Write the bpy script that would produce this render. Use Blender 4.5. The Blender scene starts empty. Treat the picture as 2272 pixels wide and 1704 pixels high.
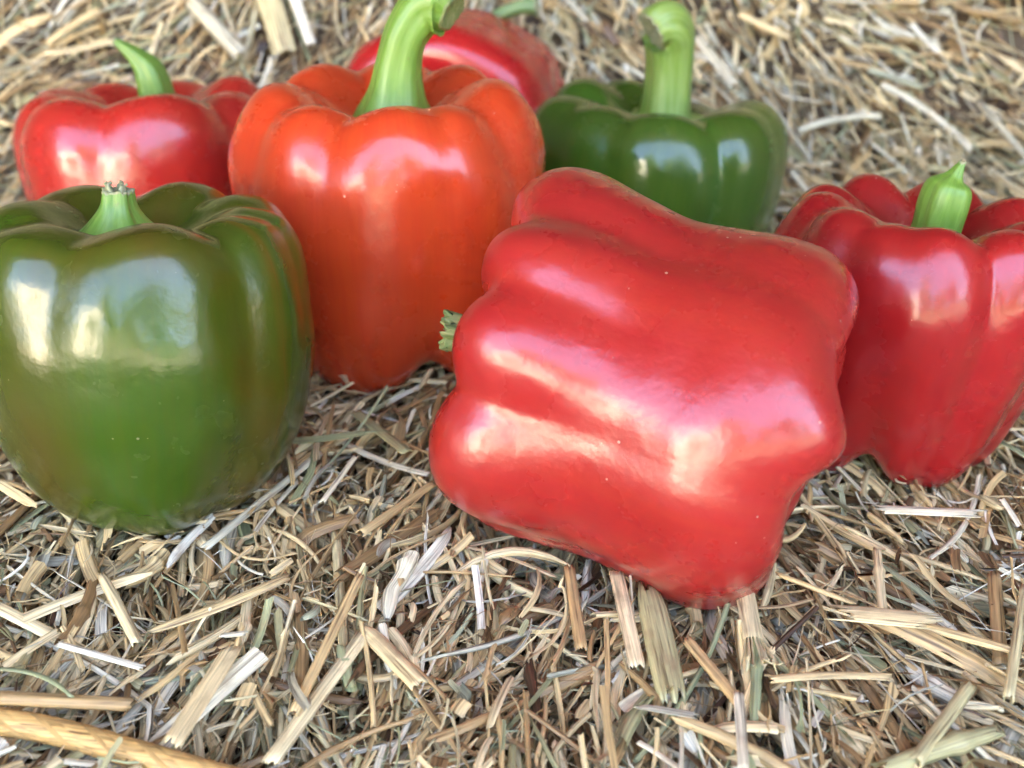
import bpy, bmesh, math, random
import numpy as np
from mathutils import Vector, Matrix, Euler, noise

R = math.radians
S = bpy.context.scene
COL = S.collection
rng = np.random.default_rng(7)
random.seed(7)

# ---------------------------------------------------------------- camera
CAM_H, PITCH, HFOV = 0.175, 30.0, 50.0
W0, H0 = 2272, 1704
FPX = W0/2/math.tan(R(HFOV/2))
cd = bpy.data.cameras.new('camera'); cam = bpy.data.objects.new('camera', cd); COL.objects.link(cam)
cam.location = (0, 0, CAM_H); cam.rotation_euler = (R(90-PITCH), 0, 0)
cd.sensor_width = 36; cd.lens = 18/math.tan(R(HFOV/2)); cd.clip_start = .01; cd.clip_end = 500
cd.dof.use_dof = True; cd.dof.focus_distance = .255; cd.dof.aperture_fstop = 14.0
S.camera = cam

# ---------------------------------------------------------------- sky, sun, exposure
SUN_EL, SUN_AZ = 52.0, 25.0            # the sun stands ahead of the camera, beyond the shed roof
w = bpy.data.worlds.new("World"); S.world = w; w.use_nodes = True
nt = w.node_tree; bg = nt.nodes['Background']
sky = nt.nodes.new('ShaderNodeTexSky'); sky.sky_type = 'NISHITA'; sky.sun_disc = False
sky.sun_elevation = R(SUN_EL); sky.sun_rotation = R(SUN_AZ); sky.air_density = .8; sky.dust_density = 6.0; sky.ozone_density = 1.0
nt.links.new(sky.outputs[0], bg.inputs[0]); bg.inputs[1].default_value = 0.15
sd = bpy.data.lights.new('sun', 'SUN'); sun = bpy.data.objects.new('sun', sd); COL.objects.link(sun)
sd.energy = 4.5; sd.angle = R(.5); sd.color = (1, .95, .86)
sv = Vector((math.sin(R(SUN_AZ))*math.cos(R(SUN_EL)), math.cos(R(SUN_AZ))*math.cos(R(SUN_EL)), math.sin(R(SUN_EL))))
sun.rotation_euler = sv.to_track_quat('Z', 'Y').to_euler()
S.view_settings.view_transform = 'Standard'; S.view_settings.look = 'None'
S.view_settings.exposure = 4.72; S.view_settings.gamma = 1
S.cycles.use_denoising = True
S.cycles.max_bounces = 8

# ---------------------------------------------------------------- helpers
def at(px, py, z=0.0):
    """the point at height z seen at this spot of the photograph"""
    x = (px-W0/2)/FPX; y = (H0/2-py)/FPX
    c, s = math.cos(R(PITCH)), math.sin(R(PITCH))
    d = Vector((x, c+y*s, -s+y*c))
    t = (z-CAM_H)/d.z
    return Vector((0, 0, CAM_H))+d*t

def tag(o, label=None, cat=None, group=None, kind=None):
    if label: o['label'] = label
    if cat: o['category'] = cat
    if group: o['group'] = group
    if kind: o['kind'] = kind
    return o

def empty(name, loc, rot=(0, 0, 0)):
    o = bpy.data.objects.new(name, None); o.empty_display_size = .02
    o.location = loc; o.rotation_euler = rot; COL.objects.link(o); return o

def link_mesh(name, V, F, mat, parent=None, smooth=True, attrs=None):
    V = np.asarray(V, dtype=np.float32); F = np.asarray(F, dtype=np.int32)
    me = bpy.data.meshes.new(name)
    me.vertices.add(len(V)); me.vertices.foreach_set('co', V.ravel())
    k = F.shape[1]
    me.loops.add(F.size); me.loops.foreach_set('vertex_index', F.ravel())
    me.polygons.add(len(F))
    me.polygons.foreach_set('loop_start', np.arange(0, F.size, k, dtype=np.int32))
    me.polygons.foreach_set('loop_total', np.full(len(F), k, dtype=np.int32))
    me.update(calc_edges=True)
    if smooth: me.polygons.foreach_set('use_smooth', np.ones(len(F), dtype=bool))
    for an, (typ, arr) in (attrs or {}).items():
        a = me.attributes.new(an, typ, 'POINT')
        a.data.foreach_set('vector' if typ == 'FLOAT_VECTOR' else 'value', np.asarray(arr, dtype=np.float32).ravel())
    me.validate()
    me.materials.append(mat)
    o = bpy.data.objects.new(name, me); COL.objects.link(o)
    if parent: o.parent = parent
    return o

def nmat(name):
    m = bpy.data.materials.new(name); m.use_nodes = True
    t = m.node_tree; b = t.nodes['Principled BSDF']
    return m, t, b

def N(t, typ, **kw):
    n = t.nodes.new('ShaderNode'+typ)
    for k, v in kw.items():
        if k in n.inputs: n.inputs[k].default_value = v
        else: setattr(n, k, v)
    return n

def ramp(t, fac, stops, interp='LINEAR'):
    r = t.nodes.new('ShaderNodeValToRGB'); r.color_ramp.interpolation = interp
    e = r.color_ramp.elements
    while len(e) < len(stops): e.new(.5)
    for i, (p, c) in enumerate(stops):
        e[i].position = p; e[i].color = (*c, 1) if len(c) == 3 else c
    t.links.new(fac, r.inputs[0]); return r

def mix(t, fac, a, b):
    m = t.nodes.new('ShaderNodeMix'); m.data_type = 'RGBA'
    for sock, v in ((m.inputs[0], fac), (m.inputs[6], a), (m.inputs[7], b)):
        if isinstance(v, (int, float)): sock.default_value = v
        elif isinstance(v, tuple): sock.default_value = (*v, 1)
        else: t.links.new(v, sock)
    return m.outputs[2]

def mth(t, op, a, b=0.0, clamp=False):
    m = t.nodes.new('ShaderNodeMath'); m.operation = op; m.use_clamp = clamp
    for i, v in enumerate((a, b)):
        if isinstance(v, (int, float)): m.inputs[i].default_value = v
        else: t.links.new(v, m.inputs[i])
    return m.outputs[0]

def noise_n(t, vec, scale, detail=3, rough=.5, dist=0.0):
    n = t.nodes.new('ShaderNodeTexNoise'); n.inputs['Scale'].default_value = scale
    n.inputs['Detail'].default_value = detail; n.inputs['Roughness'].default_value = rough
    n.inputs['Distortion'].default_value = dist
    if vec is not None: t.links.new(vec, n.inputs['Vector'])
    return n.outputs[0]

# ---------------------------------------------------------------- materials
def pepper_mat(name, base, alt, alt2=None, seed=0.0, streak=.5, groove=None, rough=.2, bump=.08, specks=.6, sss=.12, ssc=(1, .25, .1), dark=None, coat=.4):
    """waxy skin: long streaks running from stem to tip, broad blotches, tiny pale specks"""
    m, t, b = nmat(name)
    pc = N(t, 'Attribute', attribute_name='pc')         # (cos a, sin a, way down the skin)
    off = N(t, 'VectorMath', operation='ADD'); off.inputs[1].default_value = (seed, seed*1.7, seed*.6)
    t.links.new(pc.outputs['Vector'], off.inputs[0])
    sc = N(t, 'VectorMath', operation='MULTIPLY'); sc.inputs[1].default_value = (9, 9, 1.6)
    t.links.new(off.outputs[0], sc.inputs[0])
    s1 = noise_n(t, sc.outputs[0], 1.0, 5, .6, .3)
    sc2 = N(t, 'VectorMath', operation='MULTIPLY'); sc2.inputs[1].default_value = (38, 38, 5)
    t.links.new(off.outputs[0], sc2.inputs[0])
    s2 = noise_n(t, sc2.outputs[0], 1.0, 3, .6)
    sc3 = N(t, 'VectorMath', operation='MULTIPLY'); sc3.inputs[1].default_value = (1.3, 1.3, 1.6)
    t.links.new(off.outputs[0], sc3.inputs[0])
    bl = noise_n(t, sc3.outputs[0], 1.0, 2, .5, .15)
    f1 = mth(t, 'MULTIPLY', ramp(t, s1, [(.38, (0, 0, 0)), (.66, (1, 1, 1))]).outputs[0], streak)
    c = mix(t, f1, base, alt)
    f2 = mth(t, 'MULTIPLY', ramp(t, s2, [(.45, (0, 0, 0)), (.75, (1, 1, 1))]).outputs[0], streak*.6)
    c = mix(t, f2, c, alt2 or alt)
    if dark:
        c = mix(t, mth(t, 'MULTIPLY', ramp(t, bl, [(.32, (0, 0, 0)), (.70, (1, 1, 1))]).outputs[0], dark[1]), c, dark[0])
    if groove:
        g = N(t, 'Attribute', attribute_name='line')
        c = mix(t, mth(t, 'MULTIPLY', mth(t, 'MULTIPLY', g.outputs['Fac'], ramp(t, noise_n(t, sc.outputs[0], .7, 4, .7, .8), [(.32, (0, 0, 0)), (.6, (1, 1, 1))]).outputs[0]), groove[1]), c, groove[0])
    # specks: tiny pale corky dots
    tc = N(t, 'TexCoord')
    vo = N(t, 'TexVoronoi', feature='F1'); vo.inputs['Scale'].default_value = 330
    t.links.new(tc.outputs['Object'], vo.inputs['Vector'])
    dn = noise_n(t, tc.outputs['Object'], 90, 2)
    thr = mth(t, 'MULTIPLY', mth(t, 'SUBTRACT', dn, .55, True), .62)
    dot = mth(t, 'LESS_THAN', vo.outputs['Distance'], thr)
    c = mix(t, mth(t, 'MULTIPLY', dot, specks), c, (.75, .55, .40))
    t.links.new(c, b.inputs['Base Color'])
    b.inputs['Roughness'].default_value = rough
    b.inputs['IOR'].default_value = 1.48
    b.inputs['Coat Weight'].default_value = coat; b.inputs['Coat Roughness'].default_value = rough*.8
    b.inputs['Subsurface Weight'].default_value = sss; b.inputs['Subsurface Radius'].default_value = ssc
    b.inputs['Subsurface Scale'].default_value = .004
    rr = noise_n(t, tc.outputs['Object'], 60, 4, .6)
    t.links.new(ramp(t, rr, [(.3, (rough*.75,)*3), (.7, (rough*1.35,)*3)]).outputs[0], b.inputs['Roughness'])
    n1 = noise_n(t, tc.outputs['Object'], 130, 3, .5)
    n2 = noise_n(t, sc2.outputs[0], .8, 2, .5)
    n3 = noise_n(t, tc.outputs['Object'], 1400, 2, .6)
    h = mth(t, 'ADD', mth(t, 'ADD', mth(t, 'MULTIPLY', n1, .9), mth(t, 'MULTIPLY', n2, .05)), mth(t, 'MULTIPLY', n3, .06))
    h = mth(t, 'ADD', h, mth(t, 'MULTIPLY', dot, .15))
    bp = N(t, 'Bump'); bp.inputs['Strength'].default_value = bump*4; bp.inputs['Distance'].default_value = .0009
    t.links.new(h, bp.inputs['Height'])
    t.links.new(bp.outputs[0], b.inputs['Normal']); t.links.new(bp.outputs[0], b.inputs['Coat Normal'])
    return m

def stem_mat(name, base, alt, tip=(.12, .07, .03), rough=.38):
    m, t, b = nmat(name)
    pc = N(t, 'Attribute', attribute_name='pc')
    sc = N(t, 'VectorMath', operation='MULTIPLY'); sc.inputs[1].default_value = (5, 5, 1.2)
    t.links.new(pc.outputs['Vector'], sc.inputs[0])
    s1 = noise_n(t, sc.outputs[0], 1.0, 4, .6, .2)
    tc = N(t, 'TexCoord')
    s2 = noise_n(t, tc.outputs['Object'], 220, 4, .6)
    c = mix(t, ramp(t, s1, [(.35, (0, 0, 0)), (.68, (1, 1, 1))]).outputs[0], base, alt)
    spot = ramp(t, s2, [(.68, (0, 0, 0)), (.76, (1, 1, 1))]).outputs[0]
    c = mix(t, mth(t, 'MULTIPLY', spot, .55), c, tip)
    t.links.new(c, b.inputs['Base Color']); b.inputs['Roughness'].default_value = rough
    b.inputs['Subsurface Weight'].default_value = .15; b.inputs['Subsurface Radius'].default_value = (.4, 1, .2)
    b.inputs['Subsurface Scale'].default_value = .002
    bp = N(t, 'Bump'); bp.inputs['Strength'].default_value = .35; bp.inputs['Distance'].default_value = .0006
    t.links.new(mth(t, 'ADD', s1, mth(t, 'MULTIPLY', s2, .5)), bp.inputs['Height']); t.links.new(bp.outputs[0], b.inputs['Normal'])
    return m

def straw_mat(name, fixed=None, rough=.42):
    """dry straw: hue per piece from 'tint', long fibres from 'along' (x across, y along in metres)"""
    m, t, b = nmat(name)
    al = N(t, 'Attribute', attribute_name='along')
    sc = N(t, 'VectorMath', operation='MULTIPLY'); sc.inputs[1].default_value = (1700, 40, 1)
    t.links.new(al.outputs['Vector'], sc.inputs[0])
    fib = noise_n(t, sc.outputs[0], 1.0, 3, .65)
    sc2 = N(t, 'VectorMath', operation='MULTIPLY'); sc2.inputs[1].default_value = (220, 90, 1)
    t.links.new(al.outputs['Vector'], sc2.inputs[0])
    pat = noise_n(t, sc2.outputs[0], 1.0, 4, .6)
    if fixed: c = mix(t, 0.0, fixed, fixed)
    else:
        ti = N(t, 'Attribute', attribute_name='tint')
        c = ramp(t, ti.outputs['Fac'], [
            (.00, (.075, .036, .018)), (.10, (.22, .125, .052)), (.24, (.48, .32, .145)), (.40, (.64, .48, .245)),
            (.54, (.74, .60, .36)), (.64, (.42, .37, .19)), (.74, (.28, .30, .16)), (.82, (.44, .41, .31)),
            (.92, (.68, .60, .43)), (1.0, (.78, .73, .60))]).outputs[0]
    d = ramp(t, fib, [(.34, (.22, .17, .14)), (.45, (.80, .77, .74)), (.64, (1.30, 1.27, 1.20))]).outputs[0]
    mm = t.nodes.new('ShaderNodeMix'); mm.data_type = 'RGBA'; mm.blend_type = 'MULTIPLY'; mm.inputs[0].default_value = .9
    t.links.new(c, mm.inputs[6]); t.links.new(d, mm.inputs[7])
    c = mix(t, mth(t, 'MULTIPLY', ramp(t, pat, [(.55, (0, 0, 0)), (.72, (1, 1, 1))]).outputs[0], .55), mm.outputs[2], (.22, .13, .07))
    t.links.new(c, b.inputs['Base Color']); b.inputs['Roughness'].default_value = rough
    b.inputs['Specular IOR Level'].default_value = .5
    bp = N(t, 'Bump'); bp.inputs['Strength'].default_value = .8; bp.inputs['Distance'].default_value = .0004
    t.links.new(fib, bp.inputs['Height']); t.links.new(bp.outputs[0], b.inputs['Normal'])
    return m

def plain(name, c1, c2, scale=8, rough=.8):
    m, t, b = nmat(name); tc = N(t, 'TexCoord')
    n = noise_n(t, tc.outputs['Object'], scale, 5, .6)
    t.links.new(mix(t, n, c1, c2), b.inputs['Base Color']); b.inputs['Roughness'].default_value = rough
    return m

M_straw = straw_mat('straw')

# ---------------------------------------------------------------- where the peppers stand (x, y, footprint radius, height)
FOOT = [(-.094, .262, .036, .08), (-.038, .337, .036, .09), (.031, .238, .045, .08), (.113, .287, .034, .075),
        (.0545, .405, .038, .07), (-.140, .40, .038, .07), (-.022, .50, .042, .08)]

def surf(x, y):
    """height of the straw bed: flat in front, banking up into the next bale behind"""
    x = np.asarray(x, dtype=float); y = np.asarray(y, dtype=float)
    b = .0022*np.sin(x*61+1.3*np.sin(y*47))*np.cos(y*53+x*21) + .0016*np.sin(x*137+y*91+.7)*np.cos(y*117-x*60)
    e = .045
    u = y-(.485+.02*np.sin(x*9))
    rise = .5*(u+np.sqrt(u*u+e*e))-.5*(-.485+np.sqrt(.485**2+e*e))
    return b+rise*1.15
def grad(x, y):
    h = 1e-3
    xx = np.asarray(x); yy = np.asarray(y)
    e = .045; u = yy-(.485+.02*np.sin(xx*9))
    return np.zeros_like(xx), 1.15*.5*(1+u/np.sqrt(u*u+e*e))

# ---------------------------------------------------------------- the straw bed
def straw_mesh_data(c, d, n, L, wd, arc, roll, bend, kink, kt, sag, tap0, tap1, rag, seeds, rows=7, cols=6, node=None):
    """vectorised strips of a curved shell (arc 0 = flat ribbon, 2pi = hollow tube)"""
    K = len(L)
    s = np.cross(d, n); s /= np.linalg.norm(s, axis=1)[:, None]
    nn = np.cross(s, d)
    cr, sr = np.cos(roll)[:, None], np.sin(roll)[:, None]
    s2 = s*cr+nn*sr; n2 = nn*cr-s*sr
    t = np.linspace(-.5, .5, rows)[None, :]
    lat = bend[:, None]*(t*t*4-.33)*L[:, None]*.5+np.maximum(0, t-kt[:, None])*kink[:, None]*L[:, None]
    ver = sag[:, None]*(.33-t*t*4)*L[:, None]*.5
    P = c[:, None, :]+d[:, None, :]*(t*L[:, None])[..., None]+s[:, None, :]*lat[..., None]+nn[:, None, :]*ver[..., None]
    th = np.linspace(-.5, .5, cols)[None, :]*arc[:, None]
    r = wd/(2*np.sin(np.minimum(arc, math.pi)/2))
    tp = np.where(t < 0, tap0[:, None]+(1-tap0[:, None])*(1-(-t*2)**4), tap1[:, None]+(1-tap1[:, None])*(1-(t*2)**4))
    rr = r[:, None]*tp
    if node is not None: rr = rr*(1+.40*np.exp(-((t-node[:, None])/.05)**2))
    ox = rr[..., None]*np.sin(th)[:, None, :]
    oz = rr[..., None]*(np.cos(th)-np.cos(arc/2)[:, None]*.5)[:, None, :]
    V = P[:, :, None, :]+s2[:, None, None, :]*ox[..., None]+n2[:, None, None, :]*oz[..., None]
    g = np.random.default_rng(seeds)
    ra = g.uniform(-1, 1, (K, 2, cols))*rag[:, None, None]
    V[:, 0] += d[:, None, :]*ra[:, 0, :, None]; V[:, -1] += d[:, None, :]*ra[:, 1, :, None]
    base = np.arange(K)[:, None, None]*rows*cols
    i = np.arange(rows-1)[None, :, None]; j = np.arange(cols-1)[None, None, :]
    a = base+i*cols+j
    F = np.stack([a, a+1, a+cols+1, a+cols], -1).reshape(-1, 4)
    al = np.zeros((K, rows, cols, 3))
    al[..., 0] = (np.linspace(0, 1, cols)[None, None, :]*(wd*np.maximum(1, arc/2.2))[:, None, None])+g.uniform(0, 5, K)[:, None, None]
    al[..., 1] = (t*L[:, None])[..., None]+g.uniform(0, 9, K)[:, None, None]
    return V, F, al

def straw_params(K, yr, near):
    q = {}
    y = rng.uniform(yr[0], yr[1], K)
    hw = .14+.54*y
    x = rng.uniform(-1, 1, K)*hw
    q['x'], q['y'] = x, y
    kind = rng.uniform(0, 1, K)
    L = np.clip(rng.lognormal(math.log(.0145), .65, K), .003, .075)
    wd = np.clip(rng.lognormal(math.log(.00120), .60, K), .0003, .0042)
    thin = kind < .30
    wd[thin] *= .35
    tube = kind > .72
    arc = np.where(tube, rng.uniform(4.2, 6.2, K), rng.uniform(.25, 2.6, K))
    wd[tube] = np.clip(wd[tube]*1.15, .0012, .0038)
    # bundles fan out: up to the right on the left, up to the left on the right
    ang = R(90)-(-x/.2)*R(38)*-1
    ang = R(90)+np.clip(x/.2, -1.3, 1.3)*R(36)
    swirl = .55*np.sin(x*38+y*23)+.45*np.sin(y*51-x*17+2)
    ang = ang+swirl*.45+rng.normal(0, .38, K)
    cross = rng.uniform(0, 1, K) < .22
    ang[cross] = rng.uniform(0, math.pi, cross.sum())
    return x, y, L, wd, arc, ang, tube, thin

TWINE = [(tuple(at(-260, 1555)[:2]), tuple(at(120, 1622)[:2])), (tuple(at(120, 1622)[:2]), tuple(at(620, 1760)[:2]))]
def build_bed():
    allS = []
    for (K, yr, lay) in ((44000, (.085, .42), 'near'), (29000, (.42, .74), 'far')):
        x, y, L, wd, arc, ang, tube, thin = straw_params(K, yr, lay)
        if lay == 'far': L *= 1.15; wd *= 1.1
        # height in the bed: most lie deep, some on top
        lv = rng.uniform(0, 1, K)**.8
        h = -.023+lv*.0275
        for (fx, fy, fr, fh) in FOOT:
            dd = np.hypot(x-fx, y-fy)
            h = np.where(dd < fr*1.05, np.minimum(h, -.004), h)
        for (p_, q_) in TWINE:
            ex, ey = q_[0]-p_[0], q_[1]-p_[1]; tt = np.clip(((x-p_[0])*ex+(y-p_[1])*ey)/(ex*ex+ey*ey), 0, 1)
            h = np.where(np.hypot(x-p_[0]-tt*ex, y-p_[1]-tt*ey) < .006+L*.25, np.minimum(h, -.004), h)
        pit = rng.normal(0, .24, K)*(1.3-.6*lv)
        gx, gy = grad(x, y)
        nrm = np.stack([-gx, -gy, np.ones(K)], 1); nrm /= np.linalg.norm(nrm, axis=1)[:, None]
        e1 = np.tile(np.array([[1., 0, 0]]), (K, 1)); e2 = np.cross(nrm, e1)
        d = e1*np.cos(ang)[:, None]+e2*np.sin(ang)[:, None]
        d = d*np.cos(pit)[:, None]+nrm*np.sin(pit)[:, None]
        c = np.stack([x, y, surf(x, y)], 1)+nrm*h[:, None]
        roll = np.where(tube, rng.uniform(-3, 3, K), rng.normal(0, .45, K)+np.where(rng.uniform(0, 1, K) < .3, math.pi, 0))
        bend = rng.normal(0, .09, K); bend[thin] *= 4
        kink = np.where(rng.uniform(0, 1, K) < .16, rng.normal(0, .7, K), 0); kt = rng.uniform(-.3, .3, K)
        sag = rng.normal(0, .06, K); sag[thin] *= 3
        tap0 = np.where(rng.uniform(0, 1, K) < .3, rng.uniform(.1, .8, K), 1.0); tap1 = np.where(rng.uniform(0, 1, K) < .3, rng.uniform(.1, .8, K), 1.0)
        rag = np.minimum(L*.12, .0028)*rng.uniform(0, 1, K)**2
        # tint: clumps of the same hue plus scatter
        tint = .40+.10*np.sin(x*70+3*np.sin(y*60))*np.cos(y*80)+rng.normal(0, .15, K)
        pale = rng.uniform(0, 1, K); tint = np.where(pale < .11, rng.uniform(.80, 1, K), tint); tint = np.where((pale > .93), rng.uniform(.6, .8, K), tint)
        tint = np.where((pale > .40) & (pale < .54), rng.uniform(.0, .22, K), tint)
        if lay == 'far': tint = np.where(rng.uniform(0, 1, K) < .16, rng.uniform(.75, 1, K), tint)
        tint = np.clip(tint, 0, 1)
        allS.append(dict(c=c, d=d, n=nrm, L=L, wd=wd, arc=arc, roll=roll, bend=bend, kink=kink, kt=kt, sag=sag, tap0=tap0, tap1=tap1, rag=rag, tint=tint, lv=lv))
    fx_, fy_, fa_ = [], [], []
    for (fx, fy, fr, fh) in FOOT:
        n_ = 70; a_ = rng.uniform(0, 2*math.pi, n_); q_ = fr*rng.uniform(.92, 1.3, n_)
        fx_.append(fx+q_*np.cos(a_)); fy_.append(fy+q_*np.sin(a_)); fa_.append(a_+R(90)+rng.normal(0, .5, n_))
    x, y, ang = map(np.concatenate, (fx_, fy_, fa_)); K = len(x)
    gx, gy = grad(x, y); nrm = np.stack([-gx, -gy, np.ones(K)], 1); nrm /= np.linalg.norm(nrm, axis=1)[:, None]
    e1 = np.tile(np.array([[1., 0, 0]]), (K, 1)); e2 = np.cross(nrm, e1); d = e1*np.cos(ang)[:, None]+e2*np.sin(ang)[:, None]
    pit = rng.normal(0, .12, K); d = d*np.cos(pit)[:, None]+nrm*np.sin(pit)[:, None]
    allS.append(dict(c=np.stack([x, y, surf(x, y)], 1)+nrm*rng.uniform(.002, .0055, K)[:, None], d=d, n=nrm, L=rng.uniform(.010, .030, K), wd=rng.uniform(.0006, .0024, K),
        arc=rng.uniform(.5, 5.5, K), roll=rng.normal(0, .6, K), bend=rng.normal(0, .15, K), kink=np.zeros(K), kt=np.zeros(K), sag=rng.normal(0, .1, K),
        tap0=rng.uniform(.3, 1, K), tap1=rng.uniform(.3, 1, K), rag=rng.uniform(0, .0015, K), tint=rng.uniform(.15, .6, K), lv=np.full(K, .7)))
    Q = {k: np.concatenate([a[k] for a in allS]) for k in allS[0]}
    # which 300 show largest
    c = Q['c']; cp = np.array([0, 0, CAM_H]); v = c-cp
    cs, sn = math.cos(R(PITCH)), math.sin(R(PITCH))
    dep = v[:, 1]*cs-v[:, 2]*sn; up = v[:, 1]*sn+v[:, 2]*cs
    px = W0/2+FPX*v[:, 0]/dep; py = H0/2-FPX*up/dep
    ok = (px > 20) & (px < W0-20) & (py > 10) & (py < H0-20) & (Q['lv'] > .80)
    vl = np.linalg.norm(v, axis=1); vd = v/vl[:, None]
    for (fx, fy, fr, fh) in FOOT:
        pc = np.array([fx, fy, fh*.5])-cp; tt = vd@pc
        dist = np.linalg.norm(vd*tt[:, None]-pc, axis=1)
        ok &= ~((dist < max(fr, fh*.5)*1.1) & (tt < vl+.01))
    score = np.where(ok, Q['L']*np.minimum(Q['wd'], .003)/dep**2*(Q['lv']**6), -1)
    order = np.argsort(-score)
    return Q, order[:300], order[300:]

def sub(Q, idx, keys=('c', 'd', 'n', 'L', 'wd', 'arc', 'roll', 'bend', 'kink', 'kt', 'sag', 'tap0', 'tap1', 'rag')):
    return {k: Q[k][idx] for k in keys}

def build_ground():
    xs = np.linspace(-1.0, 1.0, 161); ys = np.concatenate([np.linspace(-.6, .05, 14), np.linspace(.06, .80, 90)])
    X, Y = np.meshgrid(xs, ys); Z = surf(X, Y)-.0150+.0015*np.sin(X*300)*np.sin(Y*280)
    V = np.stack([X, Y, Z], -1).reshape(-1, 3); nx = len(xs)
    i, j = np.meshgrid(np.arange(len(ys)-1), np.arange(nx-1), indexing='ij'); a = (i*nx+j).ravel()
    F = np.stack([a, a+1, a+nx+1, a+nx], 1)
    # skirt so that the bed is a body, not a sheet
    m = plain('gap_shade_straw', (.05, .030, .016), (.14, .09, .05), 420)  # straw base coloured dark: shade of the gaps is put into its colour
    g = link_mesh('ground', V, F, m)
    tag(g, 'bed of chopped straw that banks up behind the peppers', kind='structure')
    Q, top, rest = build_bed()
    tq = sub(Q, top); tq['rag'] = tq['rag']*1.8; nd = np.where((Q['arc'][top] > 3.5) & (rng.uniform(0, 1, len(top)) < .6), rng.uniform(-.35, .35, len(top)), 9.)
    V, F, al = straw_mesh_data(**tq, seeds=3, rows=15, cols=9, node=nd)
    n = V.shape[1]*V.shape[2]; F0 = F[:len(F)//len(top)]
    for k in range(len(top)):
        link_mesh('straw', V[k].reshape(-1, 3), F0, M_straw, g, attrs={
            'tint': ('FLOAT', np.full(n, Q['tint'][top[k]])), 'along': ('FLOAT_VECTOR', al[k].reshape(-1, 3))})
    Vs, Fs, As, Ts = [], [], [], []; off = 0
    big = rest[Q['lv'][rest] > .45]; low = rest[Q['lv'][rest] <= .45]
    for idx, rw, cl in ((big, 7, 6), (low, 4, 4)):
        V, F, al = straw_mesh_data(**sub(Q, idx), seeds=5, rows=rw, cols=cl)
        Vs.append(V.reshape(-1, 3)); Fs.append(F+off); As.append(al.reshape(-1, 3)); Ts.append(np.repeat(Q['tint'][idx], rw*cl)); off += V.size//3
    # fine fibres and chaff
    K = 5000; y = rng.uniform(.085, .5, K); x = rng.uniform(-1, 1, K)*(.07+.52*y)
    h = rng.uniform(-.003, .0035, K)
    for (fx, fy, fr, fh) in FOOT: h = np.where(np.hypot(x-fx, y-fy) < fr*1.2, -.006, h)
    gx, gy = grad(x, y); nrm = np.stack([-gx, -gy, np.ones(K)], 1); nrm /= np.linalg.norm(nrm, axis=1)[:, None]
    ang = rng.uniform(0, math.pi, K); e1 = np.tile([[1., 0, 0]], (K, 1)); e2 = np.cross(nrm, e1)
    d = e1*np.cos(ang)[:, None]+e2*np.sin(ang)[:, None]; pit = rng.normal(0, .25, K)
    d = d*np.cos(pit)[:, None]+nrm*np.sin(pit)[:, None]
    L = rng.uniform(.004, .022, K)
    fr_ = dict(c=np.stack([x, y, surf(x, y)], 1)+nrm*h[:, None], d=d, n=nrm, L=L, wd=rng.uniform(.00015, .0006, K), arc=np.full(K, 2.0), roll=rng.uniform(-1, 1, K),
               bend=rng.normal(0, .5, K), kink=np.zeros(K), kt=np.zeros(K), sag=rng.normal(0, .25, K), tap0=rng.uniform(.2, 1, K), tap1=rng.uniform(.1, 1, K), rag=np.zeros(K))
    V, F, al = straw_mesh_data(**fr_, seeds=8, rows=7, cols=3)
    Vs.append(V.reshape(-1, 3)); Fs.append(F+off); As.append(al.reshape(-1, 3)); Ts.append(np.repeat(np.clip(rng.normal(.6, .25, K), 0, 1), 21))
    o = link_mesh('straw_litter', np.concatenate(Vs), np.concatenate(Fs), M_straw, g, attrs={
        'tint': ('FLOAT', np.concatenate(Ts)), 'along': ('FLOAT_VECTOR', np.concatenate(As))})
    o['kind'] = 'stuff'
    return g

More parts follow.
